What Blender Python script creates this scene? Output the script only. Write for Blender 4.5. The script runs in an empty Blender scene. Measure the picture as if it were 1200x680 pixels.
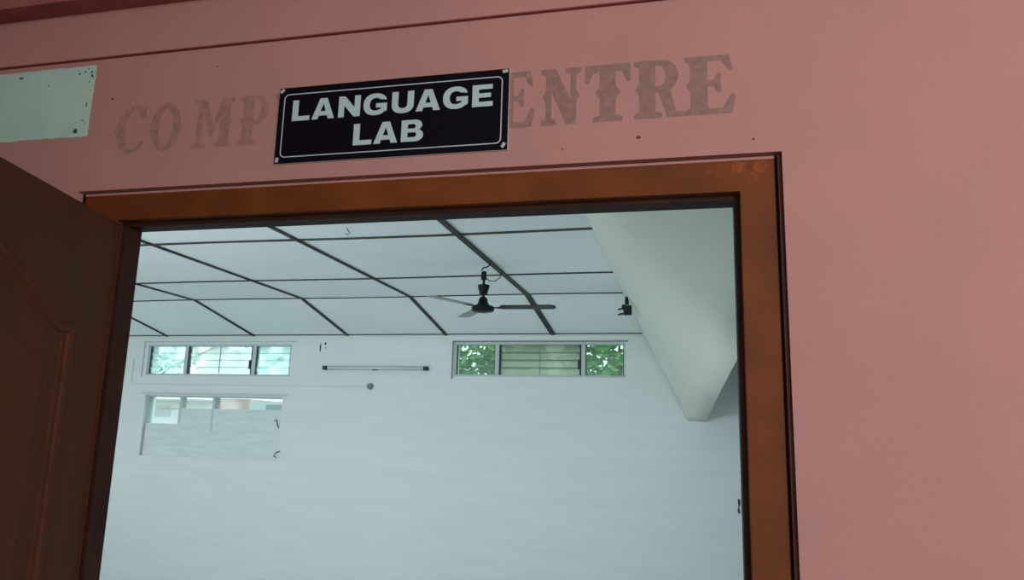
import bpy, bmesh, math, random
from mathutils import Vector, Matrix

# ------------------------------------------------------------------ camera, world, lights
EYE = 1.75                       # camera height above the corridor floor; all z below are relative to the eye, lifted by EYE
S = bpy.context.scene
COL = S.collection
YAW, PITCH, ROLL, FPX = 0.238743, 0.189489, 0.0272133, 883.6
cam_d = bpy.data.cameras.new('camera'); cam = bpy.data.objects.new('camera', cam_d); COL.objects.link(cam)
cy, sy, cp, sp, cr, sr = math.cos(YAW), math.sin(YAW), math.cos(PITCH), math.sin(PITCH), math.cos(ROLL), math.sin(ROLL)
F = Vector((-sy*cp, cy*cp, sp)); R0 = Vector((cy, sy, 0)); U0 = R0.cross(F)
Rt = R0*cr + U0*sr; Up = U0*cr - R0*sr
m = Matrix((Rt, Up, -F)).transposed().to_4x4(); m.translation = Vector((0, 0, EYE))
cam.matrix_world = m
cam_d.sensor_width = 36; cam_d.lens = 36*FPX/1200; cam_d.clip_start = 0.01
S.camera = cam
S.view_settings.view_transform = 'Standard'; S.view_settings.look = 'None'
S.view_settings.gamma = 1; S.view_settings.use_curve_mapping = False
S.view_settings.exposure = 0.0

w = bpy.data.worlds.new('sky'); S.world = w; w.use_nodes = True
bg = w.node_tree.nodes['Background']
bg.inputs[0].default_value = (0.86, 0.98, 1.0, 1); bg.inputs[1].default_value = 1.75

def area(name, loc, aim, sx, sy_, power, col, spread=180):
    d = bpy.data.lights.new(name, 'AREA'); d.shape = 'RECTANGLE'; d.size = sx; d.size_y = sy_; d.energy = power; d.color = col; d.spread = math.radians(spread)
    o = bpy.data.objects.new(name, d); COL.objects.link(o)
    o.location = Vector(loc) + Vector((0, 0, EYE))
    o.rotation_euler = (Vector(aim)).to_track_quat('-Z', 'Y').to_euler()
    return o
# area lamps added at unseen window openings (near wall and left wall) to light the room
area('fill_near_openings', (-4.4, 1.44, -0.1), (0.14, 1, 0.25), 3.2, 1.3, 62, (0.90, 0.975, 1.0), 125)
area('fill_left_openings', (-8.85, 5.2, -0.1), (1, 0, 0.3), 4.4, 1.3, 27, (0.90, 0.975, 1.0))
# added area lamp for yard daylight, spread narrowed to darken the wall's edges
area('fill_corridor', (2.4, -2.6, 0.75), (-0.42, 1, 0.02), 2.6, 1.2, 15, (1.0, 0.95, 0.93), 65)
area('fill_right_opening', (.66, 5.6, -0.5), (-1, .7, -0.1), 1.9, .8, 15, (0.93, 0.975, 1.0))  # lamp added at an unseen opening to brighten the far wall's right part

# ------------------------------------------------------------------ helpers
def V(x, y, z): return Vector((x, y, z + EYE))
def tag(o, label=None, cat=None, group=None, kind=None):
    if label: o['label'] = label
    if cat: o['category'] = cat
    if group: o['group'] = group
    if kind: o['kind'] = kind
    return o
def empty(name, loc, *a, **k):
    o = bpy.data.objects.new(name, None); COL.objects.link(o); o.location = loc; o.empty_display_size = .1
    tag(o, *a, **k); return o
def link(name, me, mat, parent=None, smooth=False):
    me.name = name
    if mat: me.materials.append(mat)
    if smooth:
        for p in me.polygons: p.use_smooth = True
    o = bpy.data.objects.new(name, me); COL.objects.link(o)
    if parent:
        o.parent = parent
        q = parent; off = Vector()
        while q: off += q.location; q = q.parent
        o.location = -off
    return o
def obj(name, bm, mat, parent=None, smooth=False, bevel=0, seg=2):
    me = bpy.data.meshes.new(name)
    bmesh.ops.recalc_face_normals(bm, faces=bm.faces[:])
    bm.to_mesh(me); bm.free()
    o = link(name, me, mat, parent, smooth)
    if bevel:
        b = o.modifiers.new('bevel', 'BEVEL'); b.width = bevel; b.segments = seg; b.limit_method = 'ANGLE'
    return o
def box(bm, x0, x1, y0, y1, z0, z1):
    vs = [bm.verts.new(V(x, y, z)) for x in (x0, x1) for y in (y0, y1) for z in (z0, z1)]
    for f in ((0, 1, 3, 2), (4, 6, 7, 5), (0, 4, 5, 1), (2, 3, 7, 6), (0, 2, 6, 4), (1, 5, 7, 3)):
        bm.faces.new([vs[i] for i in f])
def boxes(*bs):
    bm = bmesh.new()
    for b in bs: box(bm, *b)
    return bm
def tube(bm, pts, r, n=10):
    pts = [Vector(p) for p in pts]; rings = []
    for i, p in enumerate(pts):
        t = (pts[min(i+1, len(pts)-1)] - pts[max(i-1, 0)]).normalized()
        a = t.cross(Vector((0, 0, 1)));
        if a.length < 1e-3: a = t.cross(Vector((1, 0, 0)))
        a.normalize(); b = t.cross(a)
        rr = r[i] if isinstance(r, (list, tuple)) else r
        rings.append([bm.verts.new(p + (a*math.cos(k*2*math.pi/n) + b*math.sin(k*2*math.pi/n))*rr) for k in range(n)])
    for i in range(len(rings)-1):
        for k in range(n):
            bm.faces.new((rings[i][k], rings[i][(k+1) % n], rings[i+1][(k+1) % n], rings[i+1][k]))
    bm.faces.new(rings[0]); bm.faces.new(rings[-1][::-1])
def lathe(bm, c, prof, n=32):
    """prof: list of (radius, z) about a vertical axis at c"""
    rings = []
    for r, z in prof:
        rings.append([bm.verts.new((c[0] + r*math.cos(k*2*math.pi/n), c[1] + r*math.sin(k*2*math.pi/n), z + EYE)) for k in range(n)])
    for i in range(len(rings)-1):
        for k in range(n):
            bm.faces.new((rings[i][k], rings[i][(k+1) % n], rings[i+1][(k+1) % n], rings[i+1][k]))
    bm.faces.new(rings[0]); bm.faces.new(rings[-1][::-1])
def outline(name, contours, thick, mat, y, parent=None):
    """filled shape with holes in the x-z plane, front face at y-thick, back at y"""
    c = bpy.data.curves.new('shape', 'CURVE'); c.dimensions = '2D'; c.fill_mode = 'BOTH'; c.extrude = thick/2
    for pts in contours:
        s = c.splines.new('POLY'); s.points.add(len(pts)-1); s.use_cyclic_u = True
        for i, (x, z) in enumerate(pts): s.points[i].co = (x, z, 0, 1)
    o = bpy.data.objects.new('shape', c); COL.objects.link(o)
    bpy.context.view_layer.update()
    me = bpy.data.meshes.new_from_object(o.evaluated_get(bpy.context.evaluated_depsgraph_get()))
    bpy.data.objects.remove(o); bpy.data.curves.remove(c)
    me.materials.clear()
    for v in me.vertices:
        x, z, d = v.co; v.co = V(x, y - thick/2 - d, z)
    return link(name, me, mat, parent)

# ------------------------------------------------------------------ materials
def mat(name, col, rough=.8, spec=.3, var=None, vscale=3, bump=0, bscale=60, stretch=(1, 1, 1), metal=0, detail=4, ramp=(.35, .65)):
    m = bpy.data.materials.new(name); m.use_nodes = True; nt = m.node_tree; N = nt.nodes; L = nt.links
    b = N['Principled BSDF']; b.inputs['Base Color'].default_value = (*col, 1)
    b.inputs['Roughness'].default_value = rough; b.inputs['Specular IOR Level'].default_value = spec; b.inputs['Metallic'].default_value = metal
    tc = N.new('ShaderNodeTexCoord'); mp = N.new('ShaderNodeMapping'); mp.inputs['Scale'].default_value = stretch
    L.new(tc.outputs['Object'], mp.inputs[0])
    if var:
        n = N.new('ShaderNodeTexNoise'); n.inputs['Scale'].default_value = vscale; n.inputs['Detail'].default_value = detail
        L.new(mp.outputs[0], n.inputs['Vector'])
        r = N.new('ShaderNodeValToRGB'); r.color_ramp.elements[0].position = ramp[0]; r.color_ramp.elements[1].position = ramp[1]
        r.color_ramp.elements[0].color = (*col, 1); r.color_ramp.elements[1].color = (*var, 1)
        L.new(n.outputs[0], r.inputs[0]); L.new(r.outputs[0], b.inputs['Base Color'])
    if bump:
        n2 = N.new('ShaderNodeTexNoise'); n2.inputs['Scale'].default_value = bscale; n2.inputs['Detail'].default_value = 5
        L.new(mp.outputs[0], n2.inputs['Vector'])
        bp = N.new('ShaderNodeBump'); bp.inputs['Strength'].default_value = bump; bp.inputs['Distance'].default_value = .01
        L.new(n2.outputs[0], bp.inputs['Height']); L.new(bp.outputs[0], b.inputs['Normal'])
    return m
def worn_paint(name, col, lo, hi, scale=45):
    """old paint that has partly worn away: opaque flecks over bare wall"""
    m = bpy.data.materials.new(name); m.use_nodes = True; nt = m.node_tree; N = nt.nodes; L = nt.links
    b = N['Principled BSDF']; b.inputs['Base Color'].default_value = (*col, 1); b.inputs['Roughness'].default_value = .9
    t = N.new('ShaderNodeBsdfTransparent'); mx = N.new('ShaderNodeMixShader'); n = N.new('ShaderNodeTexNoise')
    n.inputs['Scale'].default_value = scale; n.inputs['Detail'].default_value = 5
    tc = N.new('ShaderNodeTexCoord'); L.new(tc.outputs['Object'], n.inputs['Vector'])
    r = N.new('ShaderNodeMapRange'); r.inputs[1].default_value = .3; r.inputs[2].default_value = .7
    r.inputs[3].default_value = lo; r.inputs[4].default_value = hi
    L.new(n.outputs[0], r.inputs[0]); L.new(r.outputs[0], mx.inputs[0])
    L.new(t.outputs[0], mx.inputs[1]); L.new(b.outputs[0], mx.inputs[2]); L.new(mx.outputs[0], N['Material Output'].inputs[0])
    return m
def glass(name, tint, clear, film, gloss=.06, nscale=None):
    """thin pane: part clear, part white film that scatters light"""
    m = bpy.data.materials.new(name); m.use_nodes = True; nt = m.node_tree; N = nt.nodes; L = nt.links
    N.remove(N['Principled BSDF'])
    t = N.new('ShaderNodeBsdfTransparent'); t.inputs[0].default_value = (*tint, 1)
    tl = N.new('ShaderNodeBsdfTranslucent'); tl.inputs[0].default_value = (*film, 1)
    g = N.new('ShaderNodeBsdfGlossy'); g.inputs['Roughness'].default_value = .05
    a = N.new('ShaderNodeMixShader'); a.inputs[0].default_value = clear
    b = N.new('ShaderNodeMixShader'); b.inputs[0].default_value = gloss
    L.new(tl.outputs[0], a.inputs[1]); L.new(t.outputs[0], a.inputs[2])
    L.new(a.outputs[0], b.inputs[1]); L.new(g.outputs[0], b.inputs[2]); L.new(b.outputs[0], N['Material Output'].inputs[0])
    if nscale:
        n = N.new('ShaderNodeTexNoise'); n.inputs['Scale'].default_value = nscale
        tc = N.new('ShaderNodeTexCoord'); L.new(tc.outputs['Object'], n.inputs['Vector'])
        r = N.new('ShaderNodeMapRange'); r.inputs[1].default_value = .35; r.inputs[2].default_value = .65
        r.inputs[3].default_value = max(0, clear-.3); r.inputs[4].default_value = min(1, clear+.25)
        L.new(n.outputs[0], r.inputs[0]); L.new(r.outputs[0], a.inputs[0])
    return m

PINK = mat('pink_plaster', (.53, .245, .225), .8, .2, var=(.49, .235, .215), vscale=5, bump=.10, bscale=90)
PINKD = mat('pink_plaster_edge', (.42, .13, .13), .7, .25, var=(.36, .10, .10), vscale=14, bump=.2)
REDLINE = mat('dark_red_paint', (.30, .075, .07), .7, .25, var=(.25, .06, .06), vscale=20)
ROOMW = mat('room_whitewash', (.72, .785, .79), .85, .2, var=(.69, .755, .76), vscale=1.3, bump=.12, bscale=6, stretch=(1, 1, 7))
SLANT = mat('slanted_cream_paint', (.74, .79, .73), .85, .2, var=(.71, .765, .71), vscale=1.2)
CEIL = mat('ceiling_sheet', (.78, .86, .89), .85, .2, var=(.75, .83, .86), vscale=1.5)
FLOOR = mat('cement_floor', (.55, .57, .56), .6, .3, var=(.48, .50, .50), vscale=3)
CFLOOR = mat('corridor_floor', (.35, .30, .28), .6, .3, var=(.30, .26, .24), vscale=3)
BATTEN = mat('dark_batten', (.030, .028, .026), .7, .3, var=(.07, .075, .07), vscale=4)
FRAMEB = mat('brown_frame_paint', (.20, .050, .011), .55, .15, var=(.14, .036, .010), vscale=9, bump=.06, bscale=70)
WORN = worn_paint('worn_orange_primer', (.42, .10, .03), .0, .75, 90)
STOPB = mat('frame_stop_paint', (.055, .018, .011), .6, .15, var=(.035, .013, .010), vscale=14, bump=.2)
LEAFB = mat('door_leaf_paint', (.110, .032, .015), .65, .12, var=(.080, .032, .018), vscale=11, bump=.15, bscale=80, stretch=(1, 1, .25))
MOULD = mat('door_moulding_paint', (.105, .028, .014), .6, .15, var=(.08, .025, .013), vscale=18, bump=.2)
BLACKS = mat('sign_black', (.004, .002, .006), .6, .12)
WHITES = mat('sign_white', (.50, .62, .66), .5, .3)
SCREW = mat('sign_screw', (.62, .66, .64), .4, .5, metal=.3)
MINT = mat('pale_mint_paint', (.52, .70, .61), .8, .2, var=(.47, .64, .55), vscale=12, bump=.15)
STAIN = mat('dark_stain', (.05, .065, .05), .9, .1, var=(.10, .12, .09), vscale=60)
REDSPOT = mat('red_brown_chip', (.16, .04, .04), .9, .1)
GREYL = worn_paint('faded_grey_letters', (.25, .20, .17), .22, .50, 80)
GREYL2 = worn_paint('very_faded_grey_letters', (.20, .17, .135), .04, .34, 80)
WFRAME = mat('window_frame_paint', (.50, .58, .60), .6, .3)
WDARK = mat('window_channel', (.05, .06, .06), .6, .3)
G_CLEAR = glass('clear_louvre_glass', (.86, .95, .90), .90, (.6, .75, .7))
G_FROST = glass('frosted_louvre_glass', (.78, .90, .80), .30, (.52, .58, .52))
G_GLARE = glass('glare_louvre_glass', (.80, 1, 1), .74, (.85, .98, .97), nscale=7)  # haze and cyan tint imitate the overexposed view outside
G_HAZE2 = glass('milky_louvre_glass', (.90, 1, 1), .68, (.90, .98, .96), nscale=4)
G_W3 = glass('casement_glass', (.92, 1, 1), .88, (.75, .85, .86))
BOARD = mat('painted_window_board', (.70, .78, .775), .7, .25, var=(.62, .70, .71), vscale=3, stretch=(1, 1, 6))
FANB = mat('fan_black', (.006, .007, .007), .5, .2)
BLADE = mat('fan_blade', (.022, .030, .026), .5, .25)
BLADE_LIT = mat('fan_blade_lit', (.24, .28, .27), .45, .4)  # lighter copy of the blade, light on it put into the colour
BLACK = mat('black_rubber', (.01, .012, .012), .5, .3)
TUBE = mat('fluorescent_tube_off', (.62, .68, .68), .3, .5)
HOLD = mat('tube_holder_dark', (.03, .035, .035), .5, .3)
BATW = mat('tube_batten_white', (.33, .39, .40), .5, .3)
KNOB = mat('grey_junction_box', (.20, .24, .24), .6, .3)
CONDUIT = mat('conduit_white', (.60, .67, .67), .6, .3)
LEAFG = mat('leaf_green', (.07, .22, .04), .45, .4, var=(.17, .38, .10), vscale=2.5)
LEAFGLARE = mat('leaf_glare_pale', (.40, .66, .52), .5, .3, var=(.55, .75, .62), vscale=2)  # overexposed glare put into the leaf colour
BARK = mat('bark', (.12, .09, .06), .9, .1, bump=.5, bscale=20)
GRASS = mat('grass_ground', (.10, .16, .06), .95, .1, var=(.16, .20, .09), vscale=2)
BLDG = mat('far_building_white', (.72, .76, .78), .8, .2)
BLDGP = mat('far_building_pink', (.62, .36, .34), .8, .2, var=(.70, .50, .48), vscale=4)
BLDGR = mat('far_building_roof', (.30, .36, .36), .8, .2)

# ------------------------------------------------------------------ corridor shell
D, DB, DI = 1.2, 1.29, 1.37          # corridor face, wall core, room face of the wall
OXL, OXR, OZ = -1.190, .1425, .4535  # plaster opening
FL, RFL = -1.75, -1.90
ZC = 1.35
CX0, CX1 = -2.6, 4.2
bm = boxes((CX0, OXL, D, DB, FL, ZC), (OXR, CX1, D, DB, FL, ZC), (OXL, OXR, D, DB, OZ, ZC))
tag(obj('wall_corridor', bm, PINK), 'pink plastered corridor wall around the doorway', 'wall', kind='structure')
tag(obj('trim_1', boxes((CX0, CX1, D-.006, D, .7405, .7680)), PINK, bevel=.0008), 'slim raised pink plaster band running above the sign', 'trim', kind='structure')
bm = boxes((CX0, CX1, D-.0072, D-.0001, .7380, .7403))
box(bm, CX0, CX1, D-.0008, D-.0001, .7682, .7692)
tag(obj('trim_2', bm, REDLINE), 'thin dark red line under the raised plaster band', 'trim', kind='structure')
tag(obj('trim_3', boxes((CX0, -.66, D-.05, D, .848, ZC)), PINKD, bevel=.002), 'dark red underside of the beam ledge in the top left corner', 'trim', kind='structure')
tag(obj('trim_4', boxes((-.66, CX1, D-.05, D, .95, ZC)), PINK), 'pink beam above the doorway beyond the ledge', 'trim', kind='structure')
tag(obj('wall_shade_end', boxes((CX0-.1, CX0, -1.5, DB, FL, ZC)), PINK), 'added unseen pink wall shading the left end of the corridor', 'wall', kind='structure')  # added out of view to keep the doorway wall darker at left
tag(obj('ceiling_corridor', boxes((CX0-.1, CX1, -1.7, DB, ZC, ZC+.12)), mat('corridor_ceiling', (.5, .45, .42))), 'corridor ceiling slab', 'ceiling', kind='structure')
tag(obj('floor_corridor', boxes((CX0-.1, CX1, -1.5, DI, FL-.2, FL)), CFLOOR), 'cement corridor floor', 'floor', kind='structure')
tag(obj('wall_parapet', boxes((CX0-.1, CX1, -1.6, -1.5, FL-.2, FL+.9)), PINK), 'low pink parapet on the open side of the corridor', 'wall', kind='structure')
tag(obj('wall_shade_back', boxes((CX0-.1, -.75, -1.6, -1.5, FL+.9, ZC)), PINK), 'added unseen pink wall shading the left part of the corridor', 'wall', kind='structure')  # added out of view, blocks sky light so the left falls darker

# ------------------------------------------------------------------ room shell
RX0, RX1, RY, H, KY, WZ = -9.0, .62, 8.35, 1.40, 7.32, 1.132
ZT = 1.75
near = boxes((RX0-.1, -7.5, DB, DI, RFL, ZT), (-7.5, -6.05, DB, DI, RFL, ZT), (-6.05, -2.75, DB, DI, RFL, -.75), (-6.05, -2.75, DB, DI, .55, ZT), (-2.75, OXL, DB, DI, RFL, ZT),
             (OXR, RX1+.1, DB, DI, RFL, ZT), (OXL, OXR, DB, DI, OZ, ZT))
tag(obj('wall_near', near, ROOMW), 'whitewashed inner face of the doorway wall', 'wall', kind='structure')
left = boxes((RX0-.1, RX0, DI, 3.0, RFL, ZT), (RX0-.1, RX0, 7.4, RY, RFL, ZT), (RX0-.1, RX0, 3.0, 7.4, RFL, -.75), (RX0-.1, RX0, 3.0, 7.4, .55, ZT))
tag(obj('wall_left', left, ROOMW), 'whitewashed left wall of the room', 'wall', kind='structure')
tag(obj('wall_right', boxes((RX1, RX1+.1, DI, 4.6, RFL, ZT), (RX1, RX1+.1, 6.6, RY, RFL, ZT), (RX1, RX1+.1, 4.6, 6.6, RFL, -.95), (RX1, RX1+.1, 4.6, 6.6, -.05, ZT)), ROOMW), 'whitewashed right wall of the room', 'wall', kind='structure')  # unseen opening made for the added right-hand lamp
# far wall with three window openings
W1 = (-6.84, -4.80, .625, 1.020); W2 = (-2.70, -.725, .645, 1.035); W3 = (-6.80, -4.865, -.38, .372)
xs = sorted({RX0-.1, W1[0], W1[1], W2[0], W2[1], W3[0], W3[1], RX1+.1}); zs = sorted({RFL, W1[2], W1[3], W2[2], W2[3], W3[2], W3[3], ZT})
cells = []
for a, b in zip(xs, xs[1:]):
    run = None
    for c, d in zip(zs, zs[1:]):
        mx, mz = (a+b)/2, (c+d)/2
        hole = any(w_[0] < mx < w_[1] and w_[2] < mz < w_[3] for w_ in (W1, W2, W3))
        if hole:
            if run: cells.append((a, b, RY, RY+.2, run[0], run[1])); run = None
        else: run = (run[0], d) if run else (c, d)
    if run: cells.append((a, b, RY, RY+.2, run[0], run[1]))
tag(obj('wall_far', boxes(*cells), ROOMW), 'whitewashed far wall of the room with windows under the ceiling', 'wall', kind='structure')
tag(obj('floor', boxes((RX0-.1, RX1+.1, DI, RY+.2, RFL-.1, RFL)), FLOOR), 'pale cement floor of the room', 'floor', kind='structure')
# ceiling: flat, then sloping down to the far wall
bm = bmesh.new()
pr = [(DI, H), (KY, H), (RY, WZ), (RY, WZ+.03), (KY, H+.03), (DI, H+.03)]
A = [bm.verts.new(V(RX0, y, z)) for y, z in pr]; B = [bm.verts.new(V(RX1, y, z)) for y, z in pr]
for i in range(6): bm.faces.new((A[i], A[(i+1) % 6], B[(i+1) % 6], B[i]))
bm.faces.new(A[::-1]); bm.faces.new(B)
ceil = tag(obj('ceiling', bm, CEIL), 'pale blue white sheet ceiling divided by dark battens', 'ceiling', kind='structure')
random.seed(4)
# lengthwise battens: flat run then sloping run; each slightly bowed as in the photo
def strip(bm, p0, p1, wv, th):
    p0, p1, wv = Vector(p0), Vector(p1), Vector(wv)
    n = (p1-p0).cross(wv).normalized()*th
    if n.z > 0: n = -n
    vs = []
    for p in (p0, p1):
        for s in (-.5, .5):
            for q in (0, 1): vs.append(bm.verts.new(p + wv*s + n*q + Vector((0, 0, EYE))))
    for f in ((0, 1, 3, 2), (4, 6, 7, 5), (0, 4, 5, 1), (2, 3, 7, 6), (0, 2, 6, 4), (1, 5, 7, 3)): bm.faces.new([vs[i] for i in f])
XS = [(-1.62, -1.54, .050), (-2.88, -2.81, .030), (-4.13, -4.06, .030), (-5.46, -5.33, .026), (-6.72, -6.58, .022), (-7.95, -7.80, .022)]
for x, xw, wd in XS:
    bm = bmesh.new()
    strip(bm, (x, DI, H-.0005), (x, KY, H-.0005), (wd*.9, 0, 0), .014)
    strip(bm, (x, KY, H-.0005), (xw, RY, WZ-.0005), (wd*1.15, 0, 0), .014)
    obj('batten', bm, BATTEN, ceil)
for y, wd in ((2.2, .03), (3.6, .03), (4.97, .034), (6.38, .030), (KY, .024)):
    bm = bmesh.new(); n = 14
    for i in range(n):
        xa = RX0 + (-.625-RX0)*i/n; xb = RX0 + (-.625-RX0)*(i+1)/n
        wob = lambda x_: y + .02*math.sin(x_*1.7 + y)
        strip(bm, (xa, wob(xa), H-.0006), (xb, wob(xb), H-.0006), (0, wd, 0), .008)
    obj('batten', bm, BATTEN, ceil)
obj('batten', boxes((RX0, -.50, RY-.022, RY, WZ-.004, WZ+.008)), BATTEN, ceil)
# slanted boarding along the right side: a sloping slab whose lower edge runs into the room
rows = [(DI, [(-.62, 1.399), (-.3, 1.399), (0, 1.399), (.3, 1.399), (.615, 1.399)]),
        (3.0, [(-.62, 1.399), (-.3, 1.355), (0, 1.30), (.3, 1.23), (.615, 1.15)]),
        (4.4, [(-.62, 1.399), (-.35, 1.28), (-.1, 1.16), (.2, 1.02), (.476, .887)]),
        (6.0, [(-.62, 1.399), (-.38, 1.19), (-.15, .99), (.10, .79), (.333, .620)]),
        (KY, [(-.618, 1.399), (-.40, 1.06), (-.20, .74), (-.04, .50), (.210, .395)]),
        (RY+.01, [(-.502, WZ), (-.30, .76), (-.119, .403), (-.05, .225), (.123, .225)])]
def lerp(a, b, t): return a + (b-a)*t
fine = []
for (ya, pa), (yb, pb) in zip(rows, rows[1:]):
    for k in range(6):
        t = k/6; fine.append((lerp(ya, yb, t), [(lerp(a[0], b[0], t), lerp(a[1], b[1], t)) for a, b in zip(pa, pb)]))
fine.append(rows[-1])
bm = bmesh.new(); grid = [[bm.verts.new(V(x, y, z)) for x, z in p] for y, p in fine]
for a, b in zip(grid, grid[1:]):
    for k in range(4): bm.faces.new((a[k], b[k], b[k+1], a[k+1]))
sl = tag(obj('wall_slanted', bm, SLANT, smooth=True), 'slanted cream surface descending from the ceiling on the right of the room', 'wall', kind='structure')

sm = sl.modifiers.new('thickness', 'SOLIDIFY'); sm.thickness = .04; sm.offset = -1

# ------------------------------------------------------------------ door frame and leaf
fx0, fx1, fz = -1.1045, .0778, .3955
def u_frame(x0o, x0i, x1i, x1o, zi, zo, y0, y1, zb=FL):
    bm = bmesh.new()
    P = [(x0o, zb), (x0o, zo), (x1o, zo), (x1o, zb), (x1i, zb), (x1i, zi), (x0i, zi), (x0i, zb)]
    f = [bm.verts.new(V(x, y0, z)) for x, z in P]; b = [bm.verts.new(V(x, y1, z)) for x, z in P]
    for q, rev in ((f, 0), (b, 1)):
        for idx in ((0, 1, 6, 7), (1, 2, 5, 6), (2, 3, 4, 5)):
            ff = [q[i] for i in idx]; bm.faces.new(ff[::-1] if rev else ff)
    for i in range(8): bm.faces.new((f[i], f[(i+1) % 8], b[(i+1) % 8], b[i]))
    return bm
fr = tag(obj('trim_5', u_frame(OXL+.006, fx0, fx1, OXR-.010, fz, OZ-.001, D+.016, D+.036), FRAMEB, bevel=.0015),
         'brown painted wooden door frame set into the pink wall', 'door frame', kind='structure')
obj('door_stop', u_frame(OXL+.002, fx0+.010, fx1-.0085, OXR-.002, fz-.0085, OZ-.0005, D+.0362, D+.078), STOPB, fr, bevel=.0012)
bm = boxes((OXL+.0005, OXL+.006, D+.014, D+.036, FL, OZ-.0012), (OXR-.0098, OXR-.0035, D+.026, D+.036, FL, OZ-.0012))
obj('edge_groove', bm, mat('groove_dark', (.02, .008, .006), .8, .1), fr)
random.seed(3)
for cx, cz, rx, rz in ((.078, .437, .013, .011), (.112, .436, .012, .012), (.098, .418, .010, .008), (.033, .432, .006, .004)):
    pts = [(cx + rx*math.cos(math.pi*k/9)*random.uniform(.75, 1.2), cz + rz*math.sin(math.pi*k/9)*random.uniform(.75, 1.2)) for k in range(18)]
    outline('worn_patch', [pts], .0003, WORN, D+.0159, fr)
obj('edge_bead', boxes((OXR-.0060, OXR-.0008, D+.010, D+.026, FL, OZ-.0012)), mat('edge_bead_paint', (.15, .055, .045), .7, .15, var=(.10, .035, .03), vscale=12), fr)
# pink-painted lip round the frame edge where wall paint laps the timber
obj('paint_lap', boxes((OXL+.0055, OXR-.0105, D+.0146, D+.016, OZ-.0060, OZ-.0012)), PINK, fr)

# door leaf: opens outwards on the left jamb.  u = distance from the hinge edge, local frame turned by 14.73 degrees
TH = math.radians(14.73)
ud = Vector((math.sin(TH), -math.cos(TH), 0)); nd = Vector((math.cos(TH), math.sin(TH), 0))   # along the leaf towards the camera; face normal (into the doorway)
HO = Vector((-1.1035, 1.232, 0))
LW = 1.13; LZ0, LZ1 = FL+.012, .3905
def lp(u, z, n=0): p = HO + ud*u + nd*n; return V(p.x, p.y, z)
door = None
bm = bmesh.new()
vs = [bm.verts.new(lp(u, z, n)) for u in (0, LW) for n in (-.038, 0) for z in (LZ0, LZ1)]
for f in ((0, 1, 3, 2), (4, 6, 7, 5), (0, 4, 5, 1), (2, 3, 7, 6), (0, 2, 6, 4), (1, 5, 7, 3)): bm.faces.new([vs[i] for i in f])
door = tag(obj('door_1', bm, LEAFB, bevel=.002), 'dark reddish brown panelled door leaf standing open on the left', 'door', kind='structure')
# arched panel path (symmetric about the leaf centre)
half = [(.143, .157), (.170, .155), (.195, .162), (.225, .180), (.262, .203), (.300, .225), (.345, .247), (.40, .268), (.46, .282), (.52, .288)]
def ring_path(u0, z0, top):
    p = [(u0, z0)] + top
    return p + [(LW-u, z) for u, z in reversed(p)]
def sweep_panel(path, name, wd, hgt):
    n = len(path); bm = bmesh.new(); rings = []
    for i in range(n):
        a = Vector(path[i-1]); b = Vector(path[i]); c = Vector(path[(i+1) % n])
        d1 = (b-a).normalized(); d2 = (c-b).normalized()
        n1 = Vector((d1.y, -d1.x)); n2 = Vector((d2.y, -d2.x)); mm = (n1+n2)
        mm = mm / max(.5, mm.dot(n1)) if mm.length > 1e-6 else n1
        prof = [(-.5, 0), (-.42, .55), (-.22, 1), (.02, .75), (.12, .35), (.34, .30), (.5, 0)]
        rings.append([bm.verts.new(lp(b.x + mm.x*wd*t, b.y + mm.y*wd*t, h*hgt)) for t, h in prof])
    for i in range(n):
        for k in range(len(rings[0])-1):
            bm.faces.new((rings[i][k], rings[i][k+1], rings[(i+1) % n][k+1], rings[(i+1) % n][k]))
    return obj(name, bm, MOULD, door)
sweep_panel(ring_path(.143, -.62, half), 'moulding', .036, .010)
sweep_panel([(.143, -1.50), (.143, -.80), (LW-.143, -.80), (LW-.143, -1.50)], 'moulding', .036, .010)
# raised field inside the upper arched panel
inner = [(u+.05, z-.045) for u, z in half[:1]] + [(u+.045, z-.045) for u, z in half[2:]]
P = ring_path(inner[0][0], -.56, inner); bm = bmesh.new()
c0 = Vector((LW/2, -.2))
o1 = [bm.verts.new(lp(u, z, 0)) for u, z in P]
o2 = [bm.verts.new(lp(u + (c0.x-u)*.06, z + (c0.y-z)*.04, .006)) for u, z in P]
for i in range(len(P)): bm.faces.new((o1[i], o1[(i+1) % len(P)], o2[(i+1) % len(P)], o2[i]))
bm.faces.new(o2)
obj('raised_panel', bm, LEAFB, door)

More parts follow.
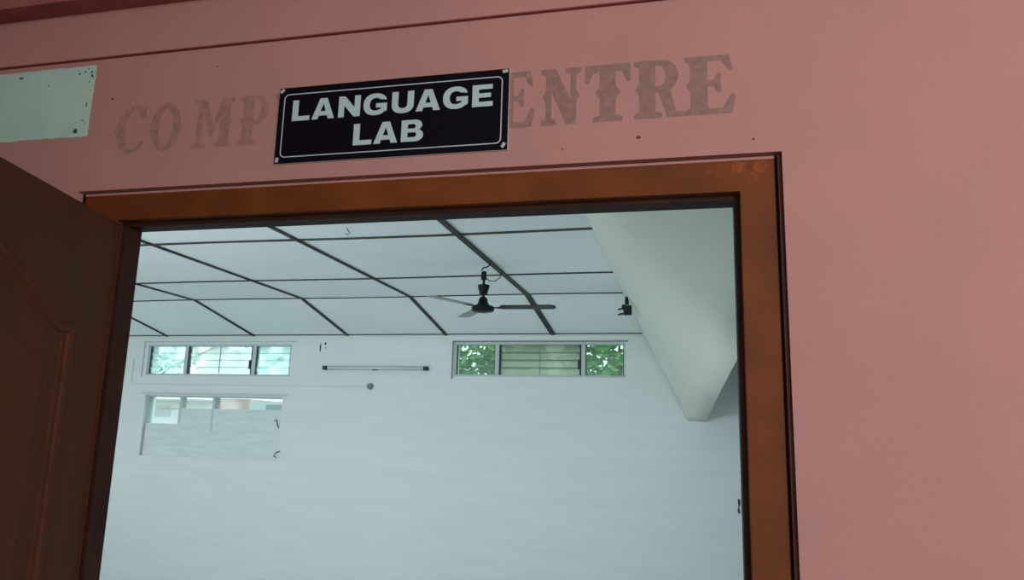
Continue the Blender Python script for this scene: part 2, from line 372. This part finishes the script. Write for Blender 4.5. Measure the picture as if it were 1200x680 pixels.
# ------------------------------------------------------------------ sign
def arc(cx, cz, rx, rz, a0, a1, n=16):
    return [(cx + rx*math.cos(math.radians(a0+(a1-a0)*i/n)), cz + rz*math.sin(math.radians(a0+(a1-a0)*i/n))) for i in range(n+1)]
def sarc(cx, cz, rx, rz, a0, a1, n=18, e=.88):   # slightly squared arc
    o = []
    for i in range(n+1):
        a = math.radians(a0+(a1-a0)*i/n); c, s = math.cos(a), math.sin(a)
        o.append((cx + rx*math.copysign(abs(c)**e, c), cz + rz*math.copysign(abs(s)**e, s)))
    return o
G = {
 'L': (.88, [[(0, 0), (.88, 0), (.88, .22), (.30, .22), (.30, 1), (0, 1)]]),
 'A': (1.10, [[(0, 0), (.30, 0), (.35, .165), (.75, .165), (.80, 0), (1.10, 0), (.725, 1), (.375, 1)], [(.425, .375), (.675, .375), (.55, .745)]]),
 'N': (1.05, [[(0, 0), (.28, 0), (.28, .55), (.75, 0), (1.05, 0), (1.05, 1), (.77, 1), (.77, .45), (.30, 1), (0, 1)]]),
 'G': (1.14, [[(1.10, .69)] + sarc(.57, .5, .57, .52, 32, 318) + [(1.12, .17), (1.12, .54), (.60, .54), (.60, .34), (.84, .34), (.84, .26)] + sarc(.58, .5, .28, .30, 305, 48)]),
 'U': (1.03, [[(0, 1), (.30, 1), (.30, .40)] + arc(.515, .38, .215, .17, 180, 360, 12)[1:-1] + [(.73, .40), (.73, 1), (1.03, 1), (1.03, .38)] + sarc(.515, .38, .515, .40, 0, -180)[1:-1] + [(0, .38)]]),
 'E': (.93, [[(0, 0), (.93, 0), (.93, .22), (.30, .22), (.30, .41), (.84, .41), (.84, .61), (.30, .61), (.30, .79), (.91, .79), (.91, 1), (0, 1)]]),
 'B': (1.0, [[(0, 0), (.66, 0)] + arc(.66, .285, .34, .285, -90, 62, 10)[1:] + [(.76, .55)] + arc(.62, .75, .32, .25, -50, 90, 10) + [(0, 1)],
            [(.29, .60), (.29, .80), (.56, .80)] + arc(.56, .70, .09, .10, 80, -80, 6) + [(.56, .60)],
            [(.29, .20), (.29, .42), (.58, .42)] + arc(.58, .31, .11, .11, 80, -80, 6) + [(.58, .20)]]),
}
SX0, SX1, SZ0, SZ1 = -.7556, -.3060, .4835, .6355
ST = .004
sign = empty('door_sign', V((SX0+SX1)/2, D, SZ0), 'black rectangular nameplate reading LANGUAGE LAB above the doorway', 'sign')
SGAP = .0006
def rrect(x0, x1, z0, z1, r, n=6):
    return arc(x1-r, z1-r, r, r, 0, 90, n) + arc(x0+r, z1-r, r, r, 90, 180, n) + arc(x0+r, z0+r, r, r, 180, 270, n) + arc(x1-r, z0+r, r, r, 270, 360, n)
obj('plate', boxes((SX0, SX1, D-ST, D-.0002, SZ0, SZ1)), mat('sign_sheet_edge', (.60, .62, .62), .5, .3), sign)
obj('face', boxes((SX0+.0004, SX1-.0004, D-ST-SGAP, D-ST, SZ0+.0004, SZ1-.0004)), BLACKS, sign)
yl = D-ST-SGAP
outline('border', [rrect(-.7445, -.3178, .4955, .6218, .010), rrect(-.7426, -.3197, .4974, .6199, .0082)], .0003, WHITES, yl, sign)
def word(spec, z0, h):
    for ch, xa, xb in spec:
        wd, cs = G[ch]
        o = outline('letter', [[(xa + px/wd*(xb-xa), z0 + pz*h) for px, pz in c] for c in cs], .0004, WHITES, yl, sign)
        o['label'] = 'white letter ' + ch
word([('L', -.7255, -.6895), ('A', -.6850, -.6390), ('N', -.6310, -.5875), ('G', -.5812, -.5340), ('U', -.5255, -.4830),
      ('A', -.4790, -.4325), ('G', -.4276, -.3800), ('E', -.3730, -.3350)], .5668, .0413)
word([('L', -.5975, -.5610), ('A', -.5572, -.5110), ('B', -.5040, -.4620)], .5102, .0413)
for (x, z, a) in ((SX0+.0065, SZ1-.0065, 45), (SX1-.0075, SZ1-.0055, 8), (SX0+.0065, SZ0+.0075, 80), (SX1-.0075, SZ0+.0085, 60)):
    ca, sa = math.cos(math.radians(a)), math.sin(math.radians(a))
    pts = [(x + ca*u - sa*v, z + sa*u + ca*v) for u, v in ((-.0048, -.0028), (.0048, -.0028), (.0048, .0028), (-.0048, .0028))]
    outline('fixing_clip', [pts], .0016, SCREW, yl, sign)

# ------------------------------------------------------------------ faded painted lettering COMP(UTER C)ENTRE
W = {
 'T': (80, [[(0, 100), (80, 100), (80, 68), (73, 68), (66, 85), (54, 88), (54, 62), (63, 50), (54, 40), (54, 12), (66, 8), (66, 0), (14, 0), (14, 8), (26, 12), (26, 40), (17, 50), (26, 62), (26, 88), (14, 85), (7, 68), (0, 68)]]),
 'E': (84, [[(0, 100), (74, 100), (80, 72), (73, 72), (60, 90), (38, 90), (38, 57), (48, 58), (54, 70), (60, 70), (60, 36), (54, 36), (48, 47), (38, 47), (38, 10), (62, 10), (76, 34), (84, 32), (77, 0), (0, 0), (0, 8), (9, 12), (9, 40), (2, 50), (9, 60), (9, 88), (0, 92)]]),
 'R': (86, [[(0, 100), (48, 100)] + arc(48, 72, 28, 28, 85, -60, 8) + [(72, 10), (86, 8), (86, 0), (56, 0), (42, 44), (37, 44), (37, 12), (48, 8), (48, 0), (0, 0), (0, 8), (9, 12), (9, 40), (2, 50), (9, 60), (9, 88), (0, 92)],
            [(37, 90), (44, 90)] + arc(45, 72, 9, 17, 80, -80, 6) + [(37, 55)]]),
 'N': (82, [[(0, 100), (30, 100), (60, 44), (60, 88), (50, 92), (50, 100), (82, 100), (82, 92), (72, 88), (72, 60), (79, 50), (72, 40), (72, 0), (52, 0), (22, 58), (22, 12), (32, 8), (32, 0), (0, 0), (0, 8), (10, 12), (10, 40), (3, 50), (10, 60), (10, 88), (0, 92)]]),
 'P': (76, [[(0, 100), (46, 100)] + arc(46, 70, 30, 30, 85, -85, 10) + [(38, 40), (38, 12), (48, 8), (48, 0), (0, 0), (0, 8), (10, 12), (10, 40), (3, 50), (10, 60), (10, 88), (0, 92)],
            [(38, 90), (44, 90)] + arc(45, 70, 12, 20, 80, -80, 6) + [(38, 51)]]),
 'M': (100, [[(0, 100), (30, 100), (50, 50), (70, 100), (100, 100), (100, 92), (91, 88), (91, 60), (97, 50), (91, 40), (91, 12), (100, 8), (100, 0), (58, 0), (58, 8), (67, 12), (67, 66), (50, 22), (46, 22), (24, 74), (24, 12), (34, 8), (34, 0), (0, 0), (0, 8), (10, 12), (10, 88), (0, 92)]]),
 'C': (74, [[(70, 100), (64, 92)] + arc(40, 52, 40, 48, 62, 170, 9)[1:] + [(-6, 50), (1, 44)] + arc(40, 48, 40, 48, 188, 318, 12) + [(74, 26), (66, 26)] + arc(42, 42, 20, 34, 320, 190, 9) + arc(42, 56, 20, 34, 170, 58, 9) + [(62, 70), (70, 70)]]),
 'O': (78, [arc(39, 52, 39, 48, 8, 172, 16) + [(-5, 50)] + arc(39, 48, 39, 48, 188, 352, 16) + [(83, 50)], arc(39, 50, 19, 38, 0, 360, 24)[:-1]]),
 'U': (80, [[(0, 100), (34, 100), (34, 92), (26, 88), (26, 30)] + arc(42, 30, 16, 20, 180, 360, 8)[1:-1] + [(58, 30), (58, 88), (50, 92), (50, 100), (80, 100), (80, 92), (72, 88), (72, 30)] + arc(40, 30, 32, 30, 0, -180, 10) + [(8, 88), (0, 92)]]),
}
wr = empty('painted_lettering', V(-.52, D, .525), 'faded grey painted words COMPUTER CENTRE partly covered by the sign', 'lettering')
def wletter(ch, xa, xb, z0, z1, m_, skew=0):
    wd, cs = W[ch]
    o = outline('letter', [[(xa + px/wd*(xb-xa) + skew*pz, z0 + pz/100*(z1-z0)) for px, pz in c] for c in cs], .0002, m_, D-.0001, wr)
    # keep only the front sheet so the paint film has a single layer
    me = o.data; b = bmesh.new(); b.from_mesh(me)
    yf = min(v.co.y for v in b.verts)
    bmesh.ops.delete(b, geom=[f for f in b.faces if any(abs(v.co.y-yf) > 1e-5 for v in f.verts)], context='FACES'); b.to_mesh(me); b.free()
    o['label'] = 'faded letter ' + ch
for ch, xa, xb in (('C', -1.117, -1.049), ('O', -1.037, -.970), ('M', -.942, -.853), ('P', -.8413, -.7790), ('U', -.768, -.70)):
    wletter(ch, xa, xb, .527, .628, GREYL2)
for ch, xa, xb in (('E', -.3300, -.2600), ('N', -.2500, -.1790), ('T', -.1728, -.0949), ('R', -.0895, -.0060), ('E', -.0060, .0760)):
    wletter(ch, xa, xb, .524, .6285, GREYL)

# pale painted rectangle at the left
random.seed(7)
def rough_rect(x0, x1, z0, z1, j=.0012, n=26):
    pts = []
    for i in range(n): pts.append((x0 + (x1-x0)*i/n, z0 + random.uniform(-j, j)))
    for i in range(n): pts.append((x1 + random.uniform(-j, j), z0 + (z1-z0)*i/n))
    for i in range(n): pts.append((x1 - (x1-x0)*i/n, z1 + random.uniform(-j, j)))
    for i in range(n): pts.append((x0, z1 - (z1-z0)*i/n))
    return pts
pp = tag(outline('painted_patch', [rough_rect(-1.62, -1.1865, .5715, .7265)], .0006, MINT, D-.0001), 'pale mint painted rectangle on the pink wall at the left edge', 'painted patch')
def blob(name, cx, cz, rx, rz, mt, y, parent=None, n=14, j=.3, th=.0004):
    pts = [(cx + rx*math.cos(2*math.pi*i/n)*random.uniform(1-j, 1+j), cz + rz*math.sin(2*math.pi*i/n)*random.uniform(1-j, 1+j)) for i in range(n)]
    return outline(name, [pts], th, mt, y, parent)
for cx, cz, rx, rz in ((-1.2165, .5835, .0055, .0055), (-1.3735, .7130, .0060, .0028), (-1.196, .712, .002, .003), (-1.194, .703, .003, .003), (-1.1985, .640, .0015, .005),
                       (-1.2, .69, .0015, .002), (-1.203, .606, .003, .0012), (-1.212, .7135, .002, .002), (-1.226, .71, .0018, .0025), (-1.205, .720, .0025, .0012), (-1.231, .718, .0016, .0012),
                       (-1.193, .672, .0012, .0016), (-1.197, .60, .0012, .0016), (-1.3, .69, .002, .001)):
    blob('stain', cx, cz, rx, rz, STAIN, D-.0007, pp)
for (x, z, r, lab) in ((-.0826, .4924, .0026, 'small red chip in the pink wall below the faded letter T'), (.1004, .4769, .0016, 'tiny dark speck above the right end of the door frame'),
                       (-.2105, .4797, .0012, 'tiny red speck on the pink wall right of the sign'), (-1.1373, .6479, .0018, 'tiny dark speck on the pink wall right of the mint patch'), (-.9012, .6968, .0014, 'tiny dark speck above the faded letters')):
    tag(blob('wall_chip', x, z, r*1.5, r, REDSPOT, D-.0001), lab, 'mark', 'specks on the pink wall')

# ------------------------------------------------------------------ windows in the far wall
def casing(parent, w_, y0, y1, t, m_):
    x0, x1, z0, z1 = w_
    return obj('frame', boxes((x0, x1, y0, y1, z1-t, z1), (x0, x1, y0, y1, z0, z0+t), (x0, x0+t, y0, y1, z0+t, z1-t), (x1-t, x1, y0, y1, z0+t, z1-t)), m_, parent, bevel=.003)
def louvre_window(name, label, w_, mull, mats, clipm):
    x0, x1, z0, z1 = w_; y0, y1 = RY+.015, RY+.10
    e = empty(name, V((x0+x1)/2, RY+.05, z0), label, 'window', kind='structure')
    casing(e, w_, y0, y1, .022, WFRAME)
    for a, b in mull: obj('mullion', boxes((a, b, y0, y1, z0+.022, z1-.022)), WFRAME, e, bevel=.003)
    ed = [x0+.022] + [v for ab in mull for v in ab] + [x1-.022]
    for i in range(3):
        a, b = ed[2*i], ed[2*i+1]; h = (z1-z0-.044)/4
        # side channels that hold the louvre blades
        tk = .020 if i == 1 else .008
        obj('louvre_channel', boxes((a, a+tk, y0+.01, y0+.05, z0+.022, z1-.022), (b-tk, b, y0+.01, y0+.05, z0+.022, z1-.022)), WDARK, e)
        for k in range(4):
            zc = z0+.022 + h*(k+.5); t = math.radians(14); hh = (h/2 + .004)
            bm = bmesh.new(); dy, dz = hh*math.sin(t), hh*math.cos(t); yc = y0+.032
            vs = [bm.verts.new(V(x, yc + s*dy + q, zc - s*dz)) for x in (a+tk, b-tk) for s in (-1, 1) for q in (-.0025, .0025)]
            for f in ((0, 1, 3, 2), (4, 6, 7, 5), (0, 4, 5, 1), (2, 3, 7, 6), (0, 2, 6, 4), (1, 5, 7, 3)): bm.faces.new([vs[j] for j in f])
            obj('louvre_blade', bm, mats[i], e)
            if k:
                obj('louvre_clip', boxes((a+tk, b-tk, yc-.012, yc-.006, zc-h/2-.0022, zc-h/2+.0022)), clipm, e)
        if i == 1:
            obj('louvre_rod', boxes(((a+b)/2-.004, (a+b)/2+.004, yc-.024, yc-.016, z0+.03, z1-.03)), KNOB, e)
            obj('louvre_handle', boxes((b-.040, b-.022, yc-.035, yc-.008, z0+.09, z0+.20)), WDARK, e, bevel=.004)
    return e
louvre_window('window_1', 'bright three-part louvred window high on the left of the far wall', W1, [(-6.300, -6.258), (-5.340, -5.290)], [G_GLARE, G_HAZE2, G_GLARE], CONDUIT)
louvre_window('window_2', 'three-part louvred window with green trees behind, right of the far wall', W2, [(-2.215, -2.168), (-1.217, -1.172)], [G_CLEAR, G_FROST, G_CLEAR], KNOB)
# large lower left window
x0, x1, z0, z1 = W3
e = empty('window_3', V((x0+x1)/2, RY+.05, z0), 'large pale window below the left louvred window with boarded lower panes', 'window', kind='structure')
obj('frame', boxes((x0, x1, RY+.05, RY+.12, z1-.02, z1), (x0, x0+.02, RY+.05, RY+.12, z0, z1-.02), (x1-.02, x1, RY+.05, RY+.12, z0, z1-.02)), WFRAME, e, bevel=.003)
obj('mullion', boxes((-6.325, -6.280, RY+.04, RY+.12, .0, z1-.02)), WFRAME, e, bevel=.003)
obj('mullion', boxes((-5.840, -5.800, RY+.02, RY+.12, -.06, z1-.02)), WFRAME, e, bevel=.003)
obj('pane', boxes((x0+.02, -6.335, RY+.08, RY+.085, .02, z1-.02)), G_W3, e)
obj('pane', boxes((-6.270, -5.850, RY+.08, RY+.085, .215, z1-.02)), G_W3, e)
obj('pane', boxes((-5.795, x1-.02, RY+.08, RY+.085, .215, z1-.02)), G_W3, e)
obj('window_board', boxes((x0+.02, -6.28, RY+.03, RY+.09, z0, .02)), BOARD, e, bevel=.002)
obj('window_board', boxes((-6.28, -5.80, RY+.025, RY+.09, z0, .215)), BOARD, e, bevel=.002)
obj('window_board', boxes((-5.80, x1, RY+.006, RY+.09, z0, .215)), BOARD, e, bevel=.002)
obj('glazing_bar', boxes((-6.335+.07-.35, -6.345, RY+.07, RY+.078, .20, .212)), WFRAME, e)
bm = bmesh.new(); tube(bm, [V(-4.99, RY+.02, .07), V(-4.92, RY+.0, .10), V(-4.90, RY+.0, .03), V(-4.885, RY+.005, .0)], .006)
obj('latch', bm, HOLD, e)
# thin raised plaster surround of the windows
tag(obj('trim_6', boxes((W3[0]-.06, W3[1]+.06, RY-.012, RY, W3[3]+.015, W3[3]+.033)), WFRAME), 'slim ledge over the large lower left window', 'trim', kind='structure')
tag(obj('trim_7', boxes((W1[0]-.05, W1[1]+.05, RY-.010, RY, W1[3]+.025, W1[3]+.038), (W1[0]-.065, W1[0]-.05, RY-.01, RY, W1[2]-.02, W1[3]+.038)), WFRAME), 'slim raised surround over the upper left louvred window', 'trim', kind='structure')
tag(obj('trim_8', boxes((W2[0]-.025, W2[1]+.03, RY-.010, RY, W2[3]+.005, W2[3]+.020), (W2[0]-.025, W2[0]-.01, RY-.01, RY, W2[2]-.03, W2[3]+.02)), KNOB), 'slim dark surround over the right louvred window', 'trim', kind='structure')

# ------------------------------------------------------------------ fittings on the far wall
e = empty('tube_light', V(-3.66, RY, .73), 'unlit fluorescent tube light fixed to the white far wall', 'light')
zt = .7285
obj('batten', boxes((-4.30, -3.02, RY-.028, RY, zt-.020, zt+.024)), BATW, e, bevel=.004)
bm = bmesh.new(); tube(bm, [V(-4.27, RY-.050, zt), V(-3.05, RY-.050, zt)], .0155, 14); obj('tube', bm, TUBE, e, smooth=True)
for xa, xb in ((-4.335, -4.285), (-3.055, -3.005)):
    obj('tube_holder', boxes((xa, xb, RY-.068, RY-.004, zt-.024, zt+.024)), HOLD, e, bevel=.008)
obj('starter', boxes((-3.70, -3.63, RY-.046, RY-.028, zt-.026, zt-.012)), HOLD, e, bevel=.003)
bm = bmesh.new(); tube(bm, [V(-3.726, RY, .516), V(-3.726, RY-.012, .516), V(-3.726, RY-.018, .516), V(-3.726, RY-.034, .516), V(-3.726, RY-.04, .516)], [.040, .040, .034, .032, .018], 20)
tag(obj('junction_box', bm, KNOB, bevel=.002), 'small round grey junction box on the wall below the tube light', 'junction box')
tag(obj('wiring_conduit', boxes((-7.03, -3.79, RY-.009, RY-.0005, .505, .517), (-7.042, -7.03, RY-.009, RY-.0005, .505, .82)), CONDUIT), 'thin pale wiring casing running along the far wall to the junction box', 'conduit')
tag(blob('wall_stain', -4.41, .975, .012, .050, STAIN, RY-.0002, n=12), 'dark vertical smudge on the far wall above the tube light', 'stain')
tag(blob('wall_stain', -4.345, 1.025, .014, .016, STAIN, RY-.0002, n=10), 'small round dark spot beside the smudge above the tube light', 'stain')
tag(blob('wall_stain', -4.34, .972, .008, .010, STAIN, RY-.0002, n=8), 'faint lower spot right of the smudge above the tube light', 'stain')
bm = bmesh.new(); tube(bm, [V(-4.84, RY, -.27), V(-4.88, RY-.03, -.29), V(-4.905, RY-.03, -.33), V(-4.875, RY-.02, -.345)], .006)
tag(obj('wall_hook', bm, HOLD), 'small dark bent hook on the far wall below the large window', 'hook')
bm = bmesh.new(); tube(bm, [V(.43, RY, -.60), V(.43, RY-.05, -.63), V(.42, RY-.06, -.70), V(.43, RY-.04, -.72)], .012)
tag(obj('wall_hook', bm, HOLD), 'small dark hook low on the wall beside the right door jamb', 'hook')

# ------------------------------------------------------------------ ceiling fan
FX, FY = -1.668, 5.864
fan = empty('ceiling_fan', V(FX, FY, 1.02), 'black three-bladed ceiling fan hanging from the batten ceiling', 'fan')
bm = bmesh.new(); lathe(bm, (FX, FY), [(.001, .975), (.045, .975), (.085, .984), (.094, .998), (.094, 1.012), (.085, 1.026), (.060, 1.034), (.048, 1.040), (.040, 1.062), (.033, 1.090), (.024, 1.102), (.001, 1.102)])
obj('motor', bm, FANB, fan, smooth=True)
bm = bmesh.new(); lathe(bm, (FX, FY), [(.001, 1.122), (.028, 1.122), (.034, 1.135), (.049, 1.196), (.049, 1.202), (.001, 1.202)]); obj('canopy', bm, FANB, fan, smooth=False)
bm = bmesh.new(); tube(bm, [V(FX, FY, 1.09), V(FX, FY, 1.32)], .0105); 
obj('down_rod', bm, FANB, fan)
obj('shackle', boxes((FX-.022, FX+.020, FY-.012, FY+.012, 1.245, 1.315)), FANB, fan, bevel=.006)
bm = bmesh.new(); tube(bm, [V(FX-.012, FY, 1.30), V(FX-.020, FY, 1.335), V(FX-.005, FY, 1.350), V(FX+.02, FY, 1.352), V(FX+.045, FY, 1.37), V(FX+.048, FY, 1.388)], .006, 8)
obj('hook', bm, FANB, fan)
bm = bmesh.new()
pts = [V(FX+.02, FY-.01, 1.262), V(FX+.05, FY, 1.235), V(FX+.09, FY+.02, 1.24), V(FX+.115, FY+.08, 1.28), V(FX+.11, FY+.16, 1.34), V(FX+.085, FY+.22, 1.385)]
tube(bm, pts, .004, 6); obj('wire', bm, BLACK, fan)
for k in range(3):
    a = .053 + k*2*math.pi/3; ca, sa = math.cos(a), math.sin(a); pt = math.radians((-7, -1, -5)[k])
    def bp(r, t, up=0):   # radial distance, across (towards +90 deg), height
        c, s = math.cos(pt), math.sin(pt)
        return V(FX + ca*r - sa*(t*c), FY + sa*r + ca*(t*c), 1.018 + up + t*s)
    bm = bmesh.new(); out = []
    sh = [(.150, -.040), (.16, -.050), (.56, -.056), (.585, -.048), (.600, -.02), (.600, .02), (.585, .048), (.56, .056), (.16, .050), (.150, .040)]
    T = [bm.verts.new(bp(r, t, .003)) for r, t in sh]; Bq = [bm.verts.new(bp(r, t, -.003)) for r, t in sh]
    bm.faces.new(T); bm.faces.new(Bq[::-1])
    for i in range(len(sh)): bm.faces.new((T[i], Bq[i], Bq[(i+1) % len(sh)], T[(i+1) % len(sh)]))
    b_ = obj('blade', bm, BLADE if k == 0 else BLADE_LIT, fan)
    bm = bmesh.new(); sh = [(.060, -.014), (.12, -.012), (.15, -.030), (.20, -.026), (.20, .026), (.15, .030), (.12, .012), (.060, .014)]
    T = [bm.verts.new(bp(r, t, -.0035)) for r, t in sh]; Bq = [bm.verts.new(bp(r, t, -.0075)) for r, t in sh]
    bm.faces.new(T); bm.faces.new(Bq[::-1])
    for i in range(len(sh)): bm.faces.new((T[i], Bq[i], Bq[(i+1) % len(sh)], T[(i+1) % len(sh)]))
    obj('blade_arm', bm, FANB, b_)
# small wire loop on the ceiling
bm = bmesh.new(); tube(bm, [V(-2.36, 4.72, 1.40), V(-2.345, 4.72, 1.375), V(-2.33, 4.72, 1.362), V(-2.345, 4.72, 1.352), V(-2.365, 4.72, 1.358)], .003, 6)
tag(obj('wire_loop', bm, BLACK), 'tiny curl of dark wire hanging from the ceiling sheet near the door head', 'wire')

# hanging black fitting by the slanted surface
PX, PY = -.592, 6.95
e = empty('hanging_fitting', V(PX, PY, 1.11), 'small black electrical fitting hanging from a cord by the slanted surface', 'electrical fitting')
bm = bmesh.new(); tube(bm, [V(PX+.004, PY, 1.335), V(PX+.004, PY, 1.29), V(PX-.002, PY, 1.26)], .009); obj('cord', bm, BLACK, e)
bm = bmesh.new(); tube(bm, [V(PX-.002, PY, 1.285), V(PX, PY, 1.25), V(PX+.002, PY, 1.215)], [.012, .019, .020]); obj('strain_relief', bm, BLACK, e)
bm = boxes((PX-.030, PX+.046, PY-.03, PY+.03, 1.115, 1.205), (PX-.045, PX-.005, PY-.022, PY+.022, 1.165, 1.212)); obj('body', bm, BLACK, e, bevel=.010, seg=3)
for z in (1.172, 1.124):
    bm = bmesh.new(); tube(bm, [V(PX-.02, PY-.005, z+.004), V(PX-.06, PY-.005, z), V(PX-.082, PY-.005, z-.008)], [.010, .009, .007]); obj('prong', bm, HOLD, e)

# ------------------------------------------------------------------ outdoors
tag(obj('ground', boxes((-30, 30, -20, 40, RFL-.6, RFL-.5)), GRASS), 'grassy ground around the building', 'ground', kind='structure')
def leaf_cloud(bm, c, rx, ry, rz, n, size, seed, dens=1.0):
    rnd = random.Random(seed)
    for _ in range(n):
        while True:
            p = Vector((rnd.uniform(-1, 1), rnd.uniform(-1, 1), rnd.uniform(-1, 1)))
            if p.length < 1: break
        p = Vector((p.x*rx, p.y*ry, p.z*rz)) + Vector(c)
        a = Vector((rnd.gauss(0, 1), rnd.gauss(0, 1), rnd.gauss(0, .6))).normalized(); b = a.cross(Vector((rnd.gauss(0, 1), rnd.gauss(0, 1), rnd.gauss(0, 1)))).normalized()
        nn = a.cross(b)*.15; s = size*rnd.uniform(.6, 1.3); q = V(*p)
        P_ = [q - a*s*.5, q - a*s*.15 + b*s*.24 + nn*s, q + a*s*.25 + b*s*.18 + nn*s, q + a*s*.55, q + a*s*.25 - b*s*.18 + nn*s, q - a*s*.15 - b*s*.24 + nn*s]
        v = [bm.verts.new(x) for x in P_]
        bm.faces.new((v[0], v[1], v[2], v[3])); bm.faces.new((v[0], v[3], v[4], v[5]))
def tree(x, y, clouds, label, mt, h=2.2, seed=1, size=.2):
    e = empty('tree', V(x, y, RFL-.5), label, 'tree')
    bm = bmesh.new()
    tube(bm, [V(x, y, RFL-.55), V(x+.05, y, -.9), V(x-.03, y, .2), V(x+.04, y, h)], [.16, .13, .10, .04], 12)
    for c, *_ in clouds: tube(bm, [V(x, y, .1), V((x+c[0])/2, (y+c[1])/2, (c[2]+.6)/2), V(*c)], [.05, .022, .010], 8)
    obj('trunk', bm, BARK, e)
    bm = bmesh.new()
    for i, (c, rx, ry, rz, n) in enumerate(clouds): leaf_cloud(bm, c, rx, ry, rz, n, size, seed+i)
    obj('foliage', bm, mt, e)
tree(-1.1, 11.4, [((-1.25, 11.2, 1.05), .75, .7, .50, 420), ((-.65, 11.6, 1.6), .6, .6, .35, 110), ((-.9, 11.6, .6), .9, .6, .4, 330)], 'leafy green tree outside the right louvred window', LEAFG, 1.9, 3)
tree(-3.0, 12.2, [((-3.7, 12.0, 1.1), .8, .7, .55, 290), ((-2.95, 12.3, 1.15), .62, .7, .6, 330)], 'leafy green tree outside, seen through the left lite of the right window', LEAFG, 1.9, 13)
tree(-10.6, 12.2, [((-9.5, 12.0, 1.0), .9, .7, .38, 45), ((-8.4, 12.2, 1.5), .5, .7, .3, 9)], 'glare-paled tree outside the upper left louvred window', LEAFGLARE, 1.8, 23)
tree(-6.4, 13.0, [((-7.3, 13.0, 1.05), .7, .6, .35, 16)], 'sparse glare-paled tree outside the right lite of the upper left window', LEAFGLARE, 1.7, 33)
e = empty('outbuilding', V(-9.5, 14, RFL-.5), 'low white outbuilding with a pink wall outside the large left window', 'building')
obj('wall', boxes((-13.5, -9.75, 14, 16, RFL-.55, .50)), BLDG, e)
obj('wall', boxes((-9.75, -8.9, 14, 16, RFL-.55, .57)), BLDGP, e)
obj('wall', boxes((-8.9, -6.4, 14, 16, RFL-.55, .53)), BLDG, e)
obj('roof', boxes((-13.8, -9.75, 13.7, 16.2, .50, .54)), BLDGR, e)
obj('window', boxes((-11.3, -10.75, 13.97, 14, .18, .40)), BLDGR, e)
obj('window', boxes((-8.5, -8.0, 13.97, 14, .25, .47)), BLDGR, e)
